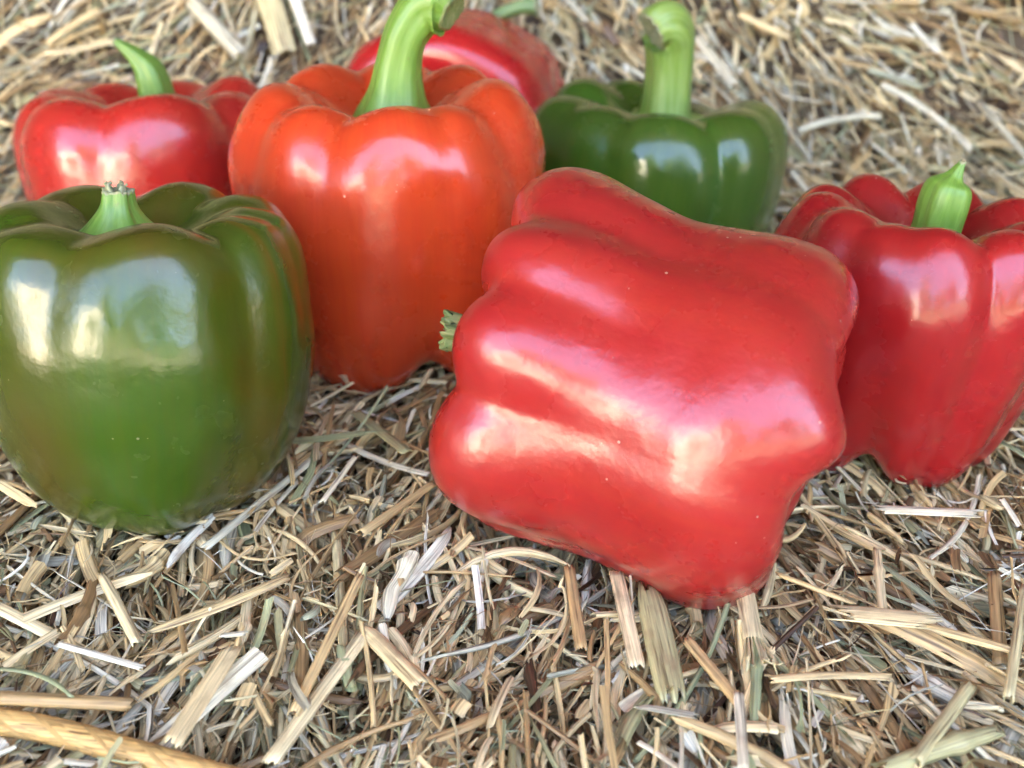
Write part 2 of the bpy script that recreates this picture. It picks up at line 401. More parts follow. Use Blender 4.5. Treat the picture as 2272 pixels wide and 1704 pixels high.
# ---------------------------------------------------------------- straws one can point at
def single_straw(p0, p1, wpx, tint, label, z=.003, z1=None, arc=1.2, bend=0., kink=0., kt=0., roll=0., rag=.5, tap=(1, 1), sag=.0, node=None, name='loose_straw', cat='straw', rows=15, cols=11, seed=1, splits=0, slope=False):
    z += .0022
    if z1 is not None: z1 += .0022
    if slope:
        def hit(px, py):
            z_ = 0.0
            for _ in range(60):
                q_ = at(px, py, z_); z_ = .8*z_+.2*float(surf(q_.x, q_.y))
            q_.z = z_; return q_
        a = hit(*p0); b = hit(*p1)
    else:
        a = at(*p0, z); b = at(*p1, z if z1 is None else z1)
        a.z += float(surf(a.x, a.y))*.6; b.z += float(surf(b.x, b.y))*.6
    mid = (a+b)/2; L = (b-a).length; d = (b-a).normalized()
    dep = mid.y*math.cos(R(PITCH))+(CAM_H-mid.z)*math.sin(R(PITCH))
    wd = wpx*dep/FPX
    nrm = Vector((0, -.7, .7)) if slope else Vector((0, 0, 1))
    if slope: mid = mid+nrm*z
    A = lambda v: np.array([v], dtype=float)
    V, F, al = straw_mesh_data(np.zeros((1, 3)), A(tuple(d)), A(tuple(nrm)), A(L), A(wd), A(arc), A(roll), A(bend), A(kink), A(kt), A(sag), A(tap[0]), A(tap[1]), A(rag*.0015), seed, rows, cols)
    P = V[0].copy()
    if node is not None:      # the swollen joint of a stalk
        cen = P.mean(axis=1, keepdims=True); t = np.linspace(0, 1, rows)[:, None, None]
        P = cen+(P-cen)*(1+.55*np.exp(-((t-node)/.05)**2))
    if splits:                # frayed end: the last rows fan apart
        g = np.random.default_rng(seed); s = np.cross(np.array(tuple(d)), [0, 0, 1.]); s /= np.linalg.norm(s)
        fan = np.linspace(-1, 1, cols)+g.uniform(-.3, .3, cols)
        for k in range(rows):
            q = max(0, (k/(rows-1)-.62)/.38)**1.5
            P[k] += s[None, :]*(fan*q*wd*.6)[:, None]; P[k, :, 2] += q*g.uniform(-.001, .002, cols)
        P[-1] += np.array(tuple(d))[None, :]*(g.uniform(-1, 1, cols)*.0022)[:, None]
        keep = []
        for f in F:
            r_, c_ = divmod(int(f[0]), cols)
            if r_ >= rows*.6 and c_ % 2 == 1: continue
            keep.append(f)
        F = np.array(keep)
    # a real thickness
    nv = P.shape[0]*P.shape[1]; P = P.reshape(-1, 3); AL = al[0].reshape(-1, 3)
    o = link_mesh(name, P, F, M_straw, attrs={'tint': ('FLOAT', np.full(nv, tint)), 'along': ('FLOAT_VECTOR', AL)})
    md = o.modifiers.new('thickness', 'SOLIDIFY'); md.thickness = .00022; md.offset = 0
    o.location = mid
    tag(o, label, cat, 'straw pieces lying loose on the bed')
    return o

# ---------------------------------------------------------------- peppers
def catmull(P, n):
    P = np.asarray(P, float); P = np.vstack([2*P[0]-P[1], P, 2*P[-1]-P[-2]])
    out = []
    for i in range(1, len(P)-2):
        t = np.linspace(0, 1, 24, endpoint=False)[:, None]
        a, b, c, d = P[i-1], P[i], P[i+1], P[i+2]
        out.append(.5*((2*b)+(-a+c)*t+(2*a-5*b+4*c-d)*t*t+(-a+3*b-3*c+d)*t**3))
    out = np.vstack(out+[P[-2][None]])
    s = np.concatenate([[0], np.cumsum(np.linalg.norm(np.diff(out, axis=0), axis=1))]); s /= s[-1]
    u = np.linspace(0, 1, n)
    return np.stack([np.interp(u, s, out[:, k]) for k in range(out.shape[1])], 1), u

PROF = [(0.0, .80), (.10, .79), (.22, .80), (.36, .87), (.50, .95), (.66, .995), (.82, .97), (.94, .87), (1.0, .72), (.99, .54),
        (.94, .36), (.85, .19), (.70, .06), (.54, .0), (.38, .015), (.20, .08), (0.0, .10)]

def body_mesh(Rm, H, grooves, bumps=(), prof=PROF, gt=1.0, gm=.35, gb=.8, zt=.10, zb=.09, lump=.02, seed=0, lines=(), sx=1., sy=1., shear=(0, 0)):
    nr, ns = 110, 200
    P, u = catmull(prof, nr)
    P[:, 0] = np.clip(P[:, 0], 0, None); P[0, 0] = P[-1, 0] = 0
    th = np.linspace(0, 2*math.pi, ns, endpoint=False)
    g = np.zeros(ns)
    def dist(a): return np.abs((th-R(a)+math.pi) % (2*math.pi)-math.pi)
    # way of the groove's depth along the skin
    kn = [0, .10, .22, .32, .42, .58, .70, .80, .88, .95, 1]
    uu = np.linspace(0, 1, nr)
    G = np.zeros((nr, ns)); GT = np.zeros((nr, ns)); sm = lambda a_: np.convolve(np.pad(a_, 6, 'edge'), np.ones(13)/13, 'valid')
    for gr in grooves:      # (angle, depth, width[, strength at top, middle, tip, drift of the angle])
        a_, dp, wdg = gr[:3]; qt, qm, qb = gr[3:6] if len(gr) > 3 else (gt, gm, gb); dr_ = gr[6] if len(gr) > 6 else 0
        vals = [0, .25*qt, .75*qt, qt, .55*qt+.45*qm, qm, .6*qm+.4*qb, qb, qb, .5*qb, 0]
        A = sm(np.interp(uu, kn, vals))[:, None]
        ang = R(a_)+R(dr_)*(uu-.25)*1.7+R(3)*np.sin(uu*9+a_)
        di = np.abs((th[None]-ang[:, None]+math.pi) % (2*math.pi)-math.pi)
        e = dp*np.exp(-((np.sqrt(di**2+.0012))/R(wdg))**1.35); G += A*e; GT += e*np.where(uu < .5, qt/max(gt, .01), qb/max(gb, .01))[:, None]
    top = np.exp(-((uu-.27)/.10)**2); bot = np.exp(-((uu-.86)/.09)**2)
    r = P[:, 0:1]*(1-G)
    z = P[:, 1:2]-zt*top[:, None]*GT/.12+zb*bot[:, None]*GT/.12
    for bb in bumps:
        a, wdg, dr, dt, db = bb[:5]; drt, drb = bb[5:7] if len(bb) > 5 else (0, 0)
        q = np.exp(-(dist(a)/R(wdg))**2)[None, :]
        edge = np.interp(uu, [0, .12, .3, .7, .9, 1], [0, .5, 1, 1, .6, 0])[:, None]
        r = r*(1+dr*q*edge+q*(drt*np.exp(-((uu-.34)/.13)**2)+drb*np.exp(-((uu-.74)/.12)**2))[:, None]); z = z+dt*np.exp(-((uu-.30)/.13)**2)[:, None]*q+db*np.exp(-((uu-.84)/.12)**2)[:, None]*q
    X = r*np.cos(th)[None, :]*Rm; Y = r*np.sin(th)[None, :]*Rm; Z = z*H
    V = np.stack([X, Y, Z+0*X], -1)
    # soft irregular lumps
    if lump:
        ff = 1/(Rm*1.0)
        for i in range(nr):
            for j in range(ns):
                p = Vector(V[i, j])*ff+Vector((seed*3.1, seed*1.3, seed))
                k = noise.noise(p*1.1)*lump+noise.noise(p*2.7)*lump*.65
                rr_ = P[i, 0]
                V[i, j, 0] *= 1+k; V[i, j, 1] *= 1+k; V[i, j, 2] += k*.3*H*min(1, rr_)
    V[..., 0] = V[..., 0]*sx+shear[0]*V[..., 2]; V[..., 1] = V[..., 1]*sy+shear[1]*V[..., 2]
    a = (np.arange(nr-1)[:, None]*ns+np.arange(ns)[None, :]); b = (np.arange(nr-1)[:, None]*ns+(np.arange(ns)[None, :]+1) % ns)
    F = np.stack([a, a+ns, b+ns, b], -1).reshape(-1, 4)
    pc = np.stack([np.broadcast_to(np.cos(th)[None], (nr, ns)), np.broadcast_to(np.sin(th)[None], (nr, ns)), np.broadcast_to(uu[:, None]*2, (nr, ns))], -1)
    ln = np.zeros((nr, ns))
    for (a_, wdg, k, u0, u1) in lines:
        ln += k*np.exp(-(dist(a_)/R(wdg))**2)[None, :]*np.clip((uu-u0)/.05, 0, 1)[:, None]*np.clip((u1-uu)/.15, 0, 1)[:, None]
    return V.reshape(-1, 3), F, {'pc': ('FLOAT_VECTOR', pc.reshape(-1, 3)), 'line': ('FLOAT', np.clip(ln, 0, 1).ravel())}

def weld(o):
    bm = bmesh.new(); bm.from_mesh(o.data); bmesh.ops.remove_doubles(bm, verts=bm.verts, dist=1e-7)
    bm.to_mesh(o.data); bm.free()

def tube_mesh(path, radii, ridges=5, ramp_=.08, ns=40, nr=60, phase=0., twist=0., end_noise=0.):
    PR, u = catmull(np.hstack([np.asarray(path, float), np.asarray(radii, float)[:, None]]), nr)
    C = PR[:, :3]; r = PR[:, 3]
    T = np.gradient(C, axis=0); T /= np.linalg.norm(T, axis=1)[:, None]
    n = np.cross(T[0], [0.3, 1, 0.1]); n /= np.linalg.norm(n)
    th = np.linspace(0, 2*math.pi, ns, endpoint=False)
    V = np.zeros((nr, ns, 3))
    for i in range(nr):
        n = n-T[i]*n.dot(T[i]); n /= np.linalg.norm(n); b = np.cross(T[i], n)
        rd = r[i]*(1+ramp_*np.cos(ridges*th+phase+twist*u[i])+ramp_*.4*np.cos((ridges*2+1)*th+1.3))
        V[i] = C[i]+n*(rd*np.cos(th))[:, None]+b*(rd*np.sin(th))[:, None]
    g = np.random.default_rng(int(phase*10)+3)
    if end_noise: V[-1] += T[-1]*(g.uniform(-1, 1, ns)*end_noise)[:, None]
    a = (np.arange(nr-1)[:, None]*ns+np.arange(ns)[None, :]); b_ = (np.arange(nr-1)[:, None]*ns+(np.arange(ns)[None, :]+1) % ns)
    F = np.stack([a, b_, b_+ns, a+ns], -1).reshape(-1, 4)
    pc = np.stack([np.broadcast_to(np.cos(th)[None], (nr, ns)), np.broadcast_to(np.sin(th)[None], (nr, ns)), np.broadcast_to(u[:, None]*2, (nr, ns))], -1)
    return V, F, pc, T[-1], C[-1], r[-1]

def add_stem(root, path, radii, mat, endmat, ridges=5, amp=.08, phase=0., calyx=None, end=.0006, tatter=0):
    V, F, pc, T, Ce, re = tube_mesh(path, radii, ridges, amp, phase=phase, end_noise=end)
    st = link_mesh('stem', V.reshape(-1, 3), F, mat, root, attrs={'pc': ('FLOAT_VECTOR', pc.reshape(-1, 3))})
    # the cut or torn end: a dished, ragged disc
    ring = V[-1]; ns = len(ring); cen = ring.mean(0)
    rows = [ring, cen+(ring-cen)*1.03+T*.0004, cen+(ring-cen)*.85+T*.0007, cen+(ring-cen)*.5-T*.0002, cen+(ring-cen)*.02-T*.0006]
    E = np.stack(rows); a = (np.arange(4)[:, None]*ns+np.arange(ns)[None, :]); b = (np.arange(4)[:, None]*ns+(np.arange(ns)[None, :]+1) % ns)
    FE = np.stack([a, b, b+ns, a+ns], -1).reshape(-1, 4)
    pe = np.stack([E[..., 0]*300, E[..., 1]*300, E[..., 2]*300], -1)
    link_mesh('cut_end', E.reshape(-1, 3), FE, endmat, st, attrs={'pc': ('FLOAT_VECTOR', pe.reshape(-1, 3))})
    if tatter:   # torn shreds standing up from the break
        g = np.random.default_rng(tatter)
        for k in range(5):
            a_ = k*1.3+g.uniform(0, .5); side = np.array([math.cos(a_), math.sin(a_), 0])*re*.7
            hh = g.uniform(.0012, .0034); wq = re*.7
            tv = np.array([-math.sin(a_), math.cos(a_), 0])
            pts = []
            for q in range(5):
                f = q/4; ww = wq*(1-f*.75)*(1+.3*g.uniform(-1, 1)); o_ = cen+side*(1+f*.4*g.uniform(-1, 1))+np.asarray(T)*hh*f
                pts += [o_-tv*ww*.5, o_+tv*ww*.5]
            fc = [[2*q, 2*q+1, 2*q+3, 2*q+2] for q in range(4)]
            s = link_mesh('torn_shred', pts, fc, endmat, st, attrs={'pc': ('FLOAT_VECTOR', np.array(pts)*300)})
            md = s.modifiers.new('thickness', 'SOLIDIFY'); md.thickness = .0005
    if calyx:
        rc, zc, n, jag = calyx    # the green collar the stem grows out of
        nr, ns = 14, 90; th = np.linspace(0, 2*math.pi, ns, endpoint=False)
        V = np.zeros((nr, ns, 3))
        for i in range(nr):
            f = i/(nr-1)
            rr = rc*(f**.8)*(1+jag*np.cos(n*th+phase)*f**3+.06*np.sin(3*th+1)*f)
            V[i, :, 0] = rr*np.cos(th)+path[0][0]; V[i, :, 1] = rr*np.sin(th)+path[0][1]
            V[i, :, 2] = zc+.0022*(1-f)**1.5+ (f**2.5)*.0016
        a = (np.arange(nr-1)[:, None]*ns+np.arange(ns)[None, :]); b = (np.arange(nr-1)[:, None]*ns+(np.arange(ns)[None, :]+1) % ns)
        Fc = np.stack([a, a+ns, b+ns, b], -1).reshape(-1, 4)
        c = link_mesh('calyx', V.reshape(-1, 3), Fc, mat, root, attrs={'pc': ('FLOAT_VECTOR', (V*200).reshape(-1, 3))})
        md = c.modifiers.new('thickness', 'SOLIDIFY'); md.thickness = .0009
    return st

def pepper(label, loc, rot, body, mat, group='bell peppers on the straw'):
    root = empty('bell_pepper', loc, rot)
    V, F, at_ = body_mesh(**body)
    o = link_mesh('body', V, F, mat, root, attrs=at_); weld(o)
    tag(root, label, 'bell pepper', group)
    return root

# ================================================================ the shed and the yard the skins mirror
def box(bm, x0, x1, y0, y1, z0, z1):
    v = [bm.verts.new((x, y, z)) for x in (x0, x1) for y in (y0, y1) for z in (z0, z1)]
    for f in ((0, 1, 3, 2), (4, 6, 7, 5), (0, 4, 5, 1), (2, 3, 7, 6), (0, 2, 6, 4), (1, 5, 7, 3)): bm.faces.new([v[i] for i in f])
def bobj(name, fn, mat, parent=None):
    bm = bmesh.new(); fn(bm); me = bpy.data.meshes.new(name); bm.to_mesh(me); bm.free(); me.materials.append(mat)
    o = bpy.data.objects.new(name, me); COL.objects.link(o); o.parent = parent; return o

def build_yard():
    wood = plain('shed_boards', (.17, .12, .08), (.27, .20, .14), 5)
    grass = plain('yard_gravel', (.20, .17, .11), (.30, .25, .17), .7, .95)
    white = plain('limewash', (.78, .70, .55), (.82, .75, .62), 2)
    leaf = plain('hedge_leaves', (.02, .04, .012), (.06, .09, .025), 3)
    y = bobj('yard', lambda b: box(b, -80, 80, -120, 60, -.62, -.60), grass); tag(y, kind='structure')
    r = bobj('shed_roof', lambda b: box(b, -2.2, 2.2, -.75, 3.0, 1.75, 1.81), wood); tag(r, kind='structure')
    for nm, a in (('wall_left', (-1.75, -1.70, -.7, 2.9, -.6, 1.75)), ('wall_right', (1.70, 1.75, -.7, 2.9, -.6, 1.75)), ('wall_back', (-1.70, 1.70, 2.85, 2.9, -.6, 1.75))):
        o = bobj(nm, lambda b, a=a: box(b, *a), wood); tag(o, kind='structure')
    g = random.Random(4)
    def crowns(bm):
        x = -34
        while x < 34:
            s = g.uniform(1.6, 3.4); m = Matrix.Translation((x, -26+g.uniform(-2, 2), .2+g.uniform(0, 1.0)))@Matrix.Diagonal((s, s*.8, s*g.uniform(.8, 1.2), 1))
            q = bmesh.ops.create_icosphere(bm, subdivisions=4, radius=1, matrix=m)
            for v in q['verts']:
                k = noise.noise(v.co*1.1)*.6+noise.noise(v.co*3.3)*.3; v.co += (v.co-m.translation).normalized()*k
            x += s*g.uniform(.7, 1.3)
    h = bobj('hedgerow', crowns, leaf); tag(h, kind='stuff')
    hs = bobj('limewashed_wall', lambda b: box(b, -7.5, -3.0, -6.4, -6.0, -.6, 2.6), white); tag(hs, kind='structure')
    for (tx, ty, rad, zc) in ((-1.0, -3.8, .80, 1.45), (.85, -3.7, .50, 1.15), (2.9, -4.4, .9, 1.6), (-2.7, -3.6, .5, .7)):
        t_ = empty('added_tree', (tx, ty, -.6)); t_['kind'] = 'structure'  # unseen trees, added to put dark gaps into the skins' highlights
        def tr(bm):
            bmesh.ops.create_cone(bm, cap_ends=True, segments=12, radius1=.09, radius2=.05, depth=zc+.6, matrix=Matrix.Translation((0, 0, (zc+.6)/2)))
        bobj('trunk', tr, wood, t_)
        def cr(bm):
            for k in range(7):
                a_ = k*2.4; s_ = rad*g.uniform(.5, .75); m = Matrix.Translation((rad*.5*math.cos(a_), rad*.5*math.sin(a_), zc+.6+rad*g.uniform(-.5, .7)))
                q = bmesh.ops.create_icosphere(bm, subdivisions=4, radius=s_, matrix=m)
                for v in q['verts']: v.co += (v.co-m.translation).normalized()*(noise.noise(v.co*5)*.16+noise.noise(v.co*14)*.08)
        bobj('crown', cr, leaf, t_)

# ================================================================ build
build_yard()
build_ground()

M_red = pepper_mat('red_skin', (.285, .0115, .0125), (.32, .026, .013), seed=1, streak=.45, rough=.27, ssc=(1, .2, .1), bump=.10, dark=((.27, .007, .010), .5))
M_red2 = pepper_mat('deep_red_skin', (.265, .0070, .0095), (.31, .013, .011), seed=2, streak=.4, rough=.25, dark=((.23, .005, .007), .5))
M_red4 = pepper_mat('back_red_skin', (.360, .0100, .0125), (.40, .017, .012), seed=4, streak=.3, rough=.24, coat=.2, bump=.02)
M_org = pepper_mat('orange_red_skin', (.480, .046, .0100), (.45, .026, .0095), (.38, .015, .0085), seed=5, streak=.5, rough=.26)
M_grn = pepper_mat('green_olive_skin', (.036, .070, .0048), (.022, .064, .0064), (.048, .056, .0048), seed=6.3, streak=.5, rough=.22, coat=.25, groove=((.20, .04, .008), .35), sss=.05, ssc=(.5, 1, .2), dark=((.066, .036, .0048), .85), specks=.25)
M_grn2 = pepper_mat('green_skin', (.038, .095, .0080), (.024, .080, .0070), (.075, .115, .011), seed=7, streak=.5, rough=.22, coat=.3, groove=((.03, .09, .01), .6), sss=.05, ssc=(.5, 1, .2), dark=((.04, .040, .010), .5), specks=.3)
M_shoulder = pepper_mat('bright_red_skin_with_dark_shoulder', (.360, .0150, .0120), (.36, .026, .012), seed=3, streak=.3, rough=.25, groove=((.08, .03, .015), .9))
M_stem = stem_mat('stem_green', (.0960, .1920, .0200), (.1600, .2640, .0480))
M_stem2 = stem_mat('stem_pale_green', (.1520, .2320, .0320), (.2160, .2960, .0800))
M_stem3 = stem_mat('stem_grey_green', (.0800, .1520, .0400), (.1600, .2400, .0960))
M_cut = stem_mat('dry_cut', (.1760, .1920, .0800), (.3200, .3040, .1920), rough=.8)
M_dry = stem_mat('stem_olive_dry', (.10, .14, .03), (.22, .22, .09), rough=.7)

# orange-red pepper in the middle
p = pepper('big orange-red pepper with a thick curved green stem, behind the lying red one', (-.0375, .325, -.0015), (R(-1.5), 0, 0),
    dict(Rm=.0478, H=.0935, grooves=[(-106, .12, 15, 1, .10, .2), (-64, .05, 12, 1, .3, .2), (-30, .12, 17, 1, .35, .4), (-146, .09, 15, 1, .25, .4), (165, .11, 15), (115, .12, 15), (70, .12, 15), (25, .12, 15), (-68, .20, 13, 0, .05, 1.5)],
         bumps=[(-70, 11, -.02, .0, .10), (-108, 24, 0, 0, -.035, 0, .06), (-40, 18, 0, 0, -.01, 0, .05)], zt=.065, zb=.10, gm=.22, gb=.7, lump=.035, seed=1,
         prof=[(0.0, .86), (.10, .85), (.22, .855), (.36, .895), (.50, .955), (.66, .995), (.82, .97), (.95, .87), (1.005, .72), (.995, .54),
               (.94, .36), (.85, .19), (.71, .06), (.55, .0), (.38, .015), (.20, .08), (0.0, .10)]), M_org)
add_stem(p, [(.002, 0, .068), (.002, 0, .074), (.0022, 0, .081), (.0028, 0, .087), (.0040, 0, .096), (.0065, .0, .1045), (.0115, .001, .1110), (.0170, .0005, .1125), (.0200, -.001, .1112)],
    [.0185, .0160, .0122, .0088, .0068, .0064, .0072, .0084, .0056], M_stem, M_dry, amp=.055, end=.0002)
# green pepper front left
p = pepper('large olive green pepper with a short torn stem, cut off by the left edge', (-.0935, .239, .0010), (R(-9), R(2), 0),
    dict(Rm=.0420, H=.0815, grooves=[(-100, .10, 21, 1, .5, .6), (-40, .10, 14, 1, .7, .8), (-8, .06, 12), (-150, .10, 18), (160, .09, 13), (110, .12, 13), (60, .12, 13), (20, .08, 12)],
         bumps=[(-70, 22, .0, .02, -.02), (-100, 18, .0, .0, -.02)], zt=.055, zb=.05, gm=.3, gb=.45, lump=.035, seed=2,
         prof=[(0.0, .88), (.10, .875), (.22, .875), (.34, .905), (.46, .955), (.62, .99), (.83, .965), (.95, .87), (1.0, .72), (1.0, .54),
               (.94, .36), (.82, .19), (.66, .07), (.48, .01), (.34, .015), (.20, .06), (0.0, .08)],
         lines=((-24, 1.8, 1, .20, .70), (-14, 3, .45, .2, .5), (20, 4, .5, .2, .6))), M_grn)
add_stem(p, [(-.003, -.005, .0690), (-.003, -.005, .0715), (-.003, -.005, .0755), (-.0028, -.005, .0800), (-.0026, -.005, .0838)],
    [.0170, .0130, .0078, .0044, .0035], M_stem, M_cut, amp=.1, calyx=(.0155, .0700, 5, .12), tatter=3)
# red pepper lying on its side in front
rotm = Matrix.Rotation(R(-25), 3, 'Z')@Matrix.Rotation(R(7), 3, 'Y')@Matrix.Rotation(R(-90), 3, 'Y')
_c = Vector((.0290, .2260, .0425)); _o = _c-rotm@Vector((0, 0, .044))
p = pepper('glossy red pepper lying on its side in front, stem end to the left', _o, rotm.to_euler(),
    dict(Rm=.0470, H=.087, grooves=[(2, .15, 17, 1.1, .28, .8, -26), (-40, .14, 12, 1.2, .0, 0, -4), (-73, .15, 19, 1.2, .24, .75, -5), (-132, .16, 18, 1, .4, 1), (165, .16, 18, 1, .5, 1), (110, .16, 18, 1, .5, 1), (58, .14, 16, 1, .4, 1)],
         bumps=[(-56, 14, 0, -.03, 0, .04, 0), (-52, 20, -.03, 0, -.12, .02, .09), (-22, 14, 0, -.02, 0, .03, 0), (26, 22, .0, .02, .02, .05, .02), (-102, 22, -.05, -.03, -.03, .08, .04)], zt=.075, zb=.10, lump=.035, seed=3.4,
         prof=[(0.0, .84), (.10, .83), (.22, .84), (.36, .88), (.50, .945), (.66, .99), (.82, .975), (.94, .89), (.985, .77), (.95, .62),
               (.915, .48), (.93, .34), (.955, .22), (.91, .10), (.78, .02), (.62, .0), (.44, .06), (.22, .15), (0.0, .19)]), M_red)
add_stem(p, [(0, 0, .072), (0, 0, .077), (.002, -.002, .083), (.003, -.006, .0915)], [.010, .006, .0036, .0042], M_dry, M_dry, amp=.2, calyx=(.013, .0735, 5, .2), end=.0018)
# red pepper on the right
p = pepper('deep red pepper with a short stubby stem, standing at the right edge', (.1060, .266, -.0015), (R(-5), R(3), 0),
    dict(Rm=.0414, H=.0770, grooves=[(-84, .18, 13, 1, .6, .3), (-138, .09, 16), (-172, .11, 12), (-118, .16, 12, 0, .15, 1.4), (-45, .19, 13), (-5, .20, 13), (40, .20, 13), (85, .22, 13), (125, .2, 12), (155, .13, 12)],
         bumps=[(-118, 10, -.02, -.02, .12), (-108, 14, .03, .0, 0), (-148, 20, .02, 0, -.06)], zt=.055, zb=.09, gm=.5, gb=.8, lump=.03, seed=4,
         prof=[(0.0, .76), (.10, .75), (.22, .77), (.36, .86), (.50, .95), (.66, .995), (.82, .97), (.94, .87), (1.0, .74), (.97, .56),
               (.90, .38), (.80, .20), (.68, .06), (.54, .0), (.38, .015), (.20, .08), (0.0, .10)]), M_red2)
add_stem(p, [(.001, -.003, .056), (.001, -.003, .061), (.0015, -.003, .068), (.002, -.003, .0755), (.0025, -.003, .0800), (.003, -.003, .0822), (.0042, -.003, .0856)],
    [.010, .0068, .0060, .0062, .0054, .0024, .0009], M_stem, M_cut, amp=.07, calyx=(.012, .0590, 5, .12))
# green pepper at the back
p = pepper('dark green pepper with a tall hooked stem, standing behind the lying red one', (.0545, .403, -.0015), (R(-4), R(2), 0),
    dict(Rm=.0485, H=.0665, grooves=[(-72, .13, 12), (-118, .09, 13), (-150, .05, 12), (-30, .04, 12), (170, .14, 12), (125, .12, 12), (80, .12, 12), (30, .12, 12)],
         bumps=[(140, 22, .04, .03, 0), (188, 24, .13, .0, 0), (50, 35, 0, -.14, 0)], zt=.06, zb=.06, gm=.5, gb=.6, lump=.02, seed=5, lines=((-72, 4, 1, .2, .9),)), M_grn2)
add_stem(p, [(.001, 0, .054), (.001, 0, .058), (.001, 0, .064), (.001, 0, .075), (.0002, -.001, .0835), (-.0014, -.003, .0885), (-.0045, -.005, .0905), (-.0072, -.006, .0890)],
    [.012, .0100, .0090, .0086, .0090, .0094, .0090, .0074], M_stem2, M_cut, ridges=5, amp=.06, calyx=(.0145, .0560, 6, .12))
# red pepper left back
p = pepper('red pepper with a bent pointed stem and a dark shoulder, behind the olive green one', (-.1375, .400, 0), (R(-9), 0, 0),
    dict(Rm=.0488, H=.0670, grooves=[(-97, .10, 13), (-145, .09, 11), (-30, .13, 13), (15, .13, 12), (60, .12, 12), (105, .13, 12), (150, .12, 12), (-170, .05, 10)],
         bumps=[(35, 20, .05, .05, 0), (-60, 20, .0, .02, 0)], zt=.06, zb=.06, gm=.3, gb=.6, lump=.02, seed=6, lines=((-42, 15, 4, .18, .34),)), M_shoulder)
add_stem(p, [(.005, 0, .050), (.005, 0, .053), (.0045, 0, .061), (.003, -.001, .072), (-.001, -.002, .078), (-.0075, -.003, .0835)],
    [.011, .0078, .0068, .0056, .0034, .0012], M_stem, M_cut, amp=.08, calyx=(.011, .0525, 5, .12))
# red pepper lying at the back
rotm = Matrix.Rotation(R(-12), 3, 'Z')@Matrix.Rotation(R(-97), 3, 'X')
_c = Vector((-.0240, .492, .0345)); _o = _c-rotm@Vector((0, 0, .042))
p = pepper('red pepper lying furthest back against the straw bank, its stem pointing away', _o, rotm.to_euler(),
    dict(Rm=.0500, H=.084, grooves=[(-106, .16, 17), (-22, .10, 15), (-165, .12, 15), (30, .13, 14), (90, .13, 14), (140, .13, 14)],
         bumps=[(-62, 25, -.07, 0, 0)], zt=.06, zb=.06, gm=.5, gb=.9, lump=.025, seed=8, sy=.86,
         prof=[(0.0, .80), (.10, .79), (.22, .80), (.36, .87), (.50, .95), (.66, .995), (.82, .97), (.94, .87), (1.0, .72), (1.0, .5), (.99, .3), (.97, .15), (.88, .04), (.70, .0), (.5, .01), (.3, .04), (0.0, .08)]), M_red4)
def _loc(px, py, Y):      # a place seen at this spot of the photograph, Y metres away, in the pepper's own frame
    q = at(px, py, 0)-Vector((0, 0, CAM_H)); q = Vector((0, 0, CAM_H))+q*(Y/q.y); return tuple(rotm.transposed()@(q-_o))
add_stem(p, [(0, 0, .070), (0, 0, .075), _loc(1030, 130, .53), _loc(1046, 85, .522), _loc(1075, 55, .515), _loc(1115, 30, .512), _loc(1155, 16, .51), _loc(1190, 14, .508)], [.010, .006, .0048, .0036, .0030, .0030, .0032, .0036], M_stem3, M_cut, amp=.08)

# ---------------------------------------------------------------- twine
def build_twine():
    root = empty('baling_twine', at(240, 1650, .004))
    tag(root, 'golden twisted twine crossing the bottom left corner', 'twine')
    m = straw_mat('twine_fibre', fixed=(.62, .37, .13), rough=.45)
    pts = [at(-260, 1555, .0045), at(-60, 1590, .0048), at(120, 1622, .0050), at(300, 1672, .0050), at(460, 1718, .0042), at(620, 1760, .002), at(800, 1800, -.004)]
    base = Vector(root.location)
    C, u = catmull([tuple(q-base) for q in pts], 240)
    T = np.gradient(C, axis=0); T /= np.linalg.norm(T, axis=1)[:, None]
    for k in range(3):
        n = np.array([0, 0, 1.]); ns = 14; V = np.zeros((240, ns, 3)); L = 0
        th = np.linspace(0, 2*math.pi, ns, endpoint=False)
        arcl = np.concatenate([[0], np.cumsum(np.linalg.norm(np.diff(C, axis=0), axis=1))])
        for i in range(240):
            nn = n-T[i]*n.dot(T[i]); nn /= np.linalg.norm(nn); b = np.cross(T[i], nn)
            ph = arcl[i]/.036*2*math.pi+k*2*math.pi/3
            o_ = nn*math.cos(ph)+b*math.sin(ph); o2 = -nn*math.sin(ph)+b*math.cos(ph)
            cc = C[i]+o_*.00085
            V[i] = cc+o_*(.00185*np.cos(th))[:, None]+o2*(.0024*np.sin(th))[:, None]
        a = (np.arange(239)[:, None]*ns+np.arange(ns)[None, :]); b_ = (np.arange(239)[:, None]*ns+(np.arange(ns)[None, :]+1) % ns)
        F = np.stack([a, b_, b_+ns, a+ns], -1).reshape(-1, 4)
        al = np.zeros((240, ns, 3)); al[..., 0] = th[None]*.0018*1.0+k; al[..., 1] = arcl[:, None]
        # fibres run slightly round the strand
        al[..., 0] += arcl[:, None]*.5
        link_mesh('strand', V.reshape(-1, 3), F, m, root, attrs={'along': ('FLOAT_VECTOR', al.reshape(-1, 3)), 'tint': ('FLOAT', np.zeros(240*ns))})
build_twine()

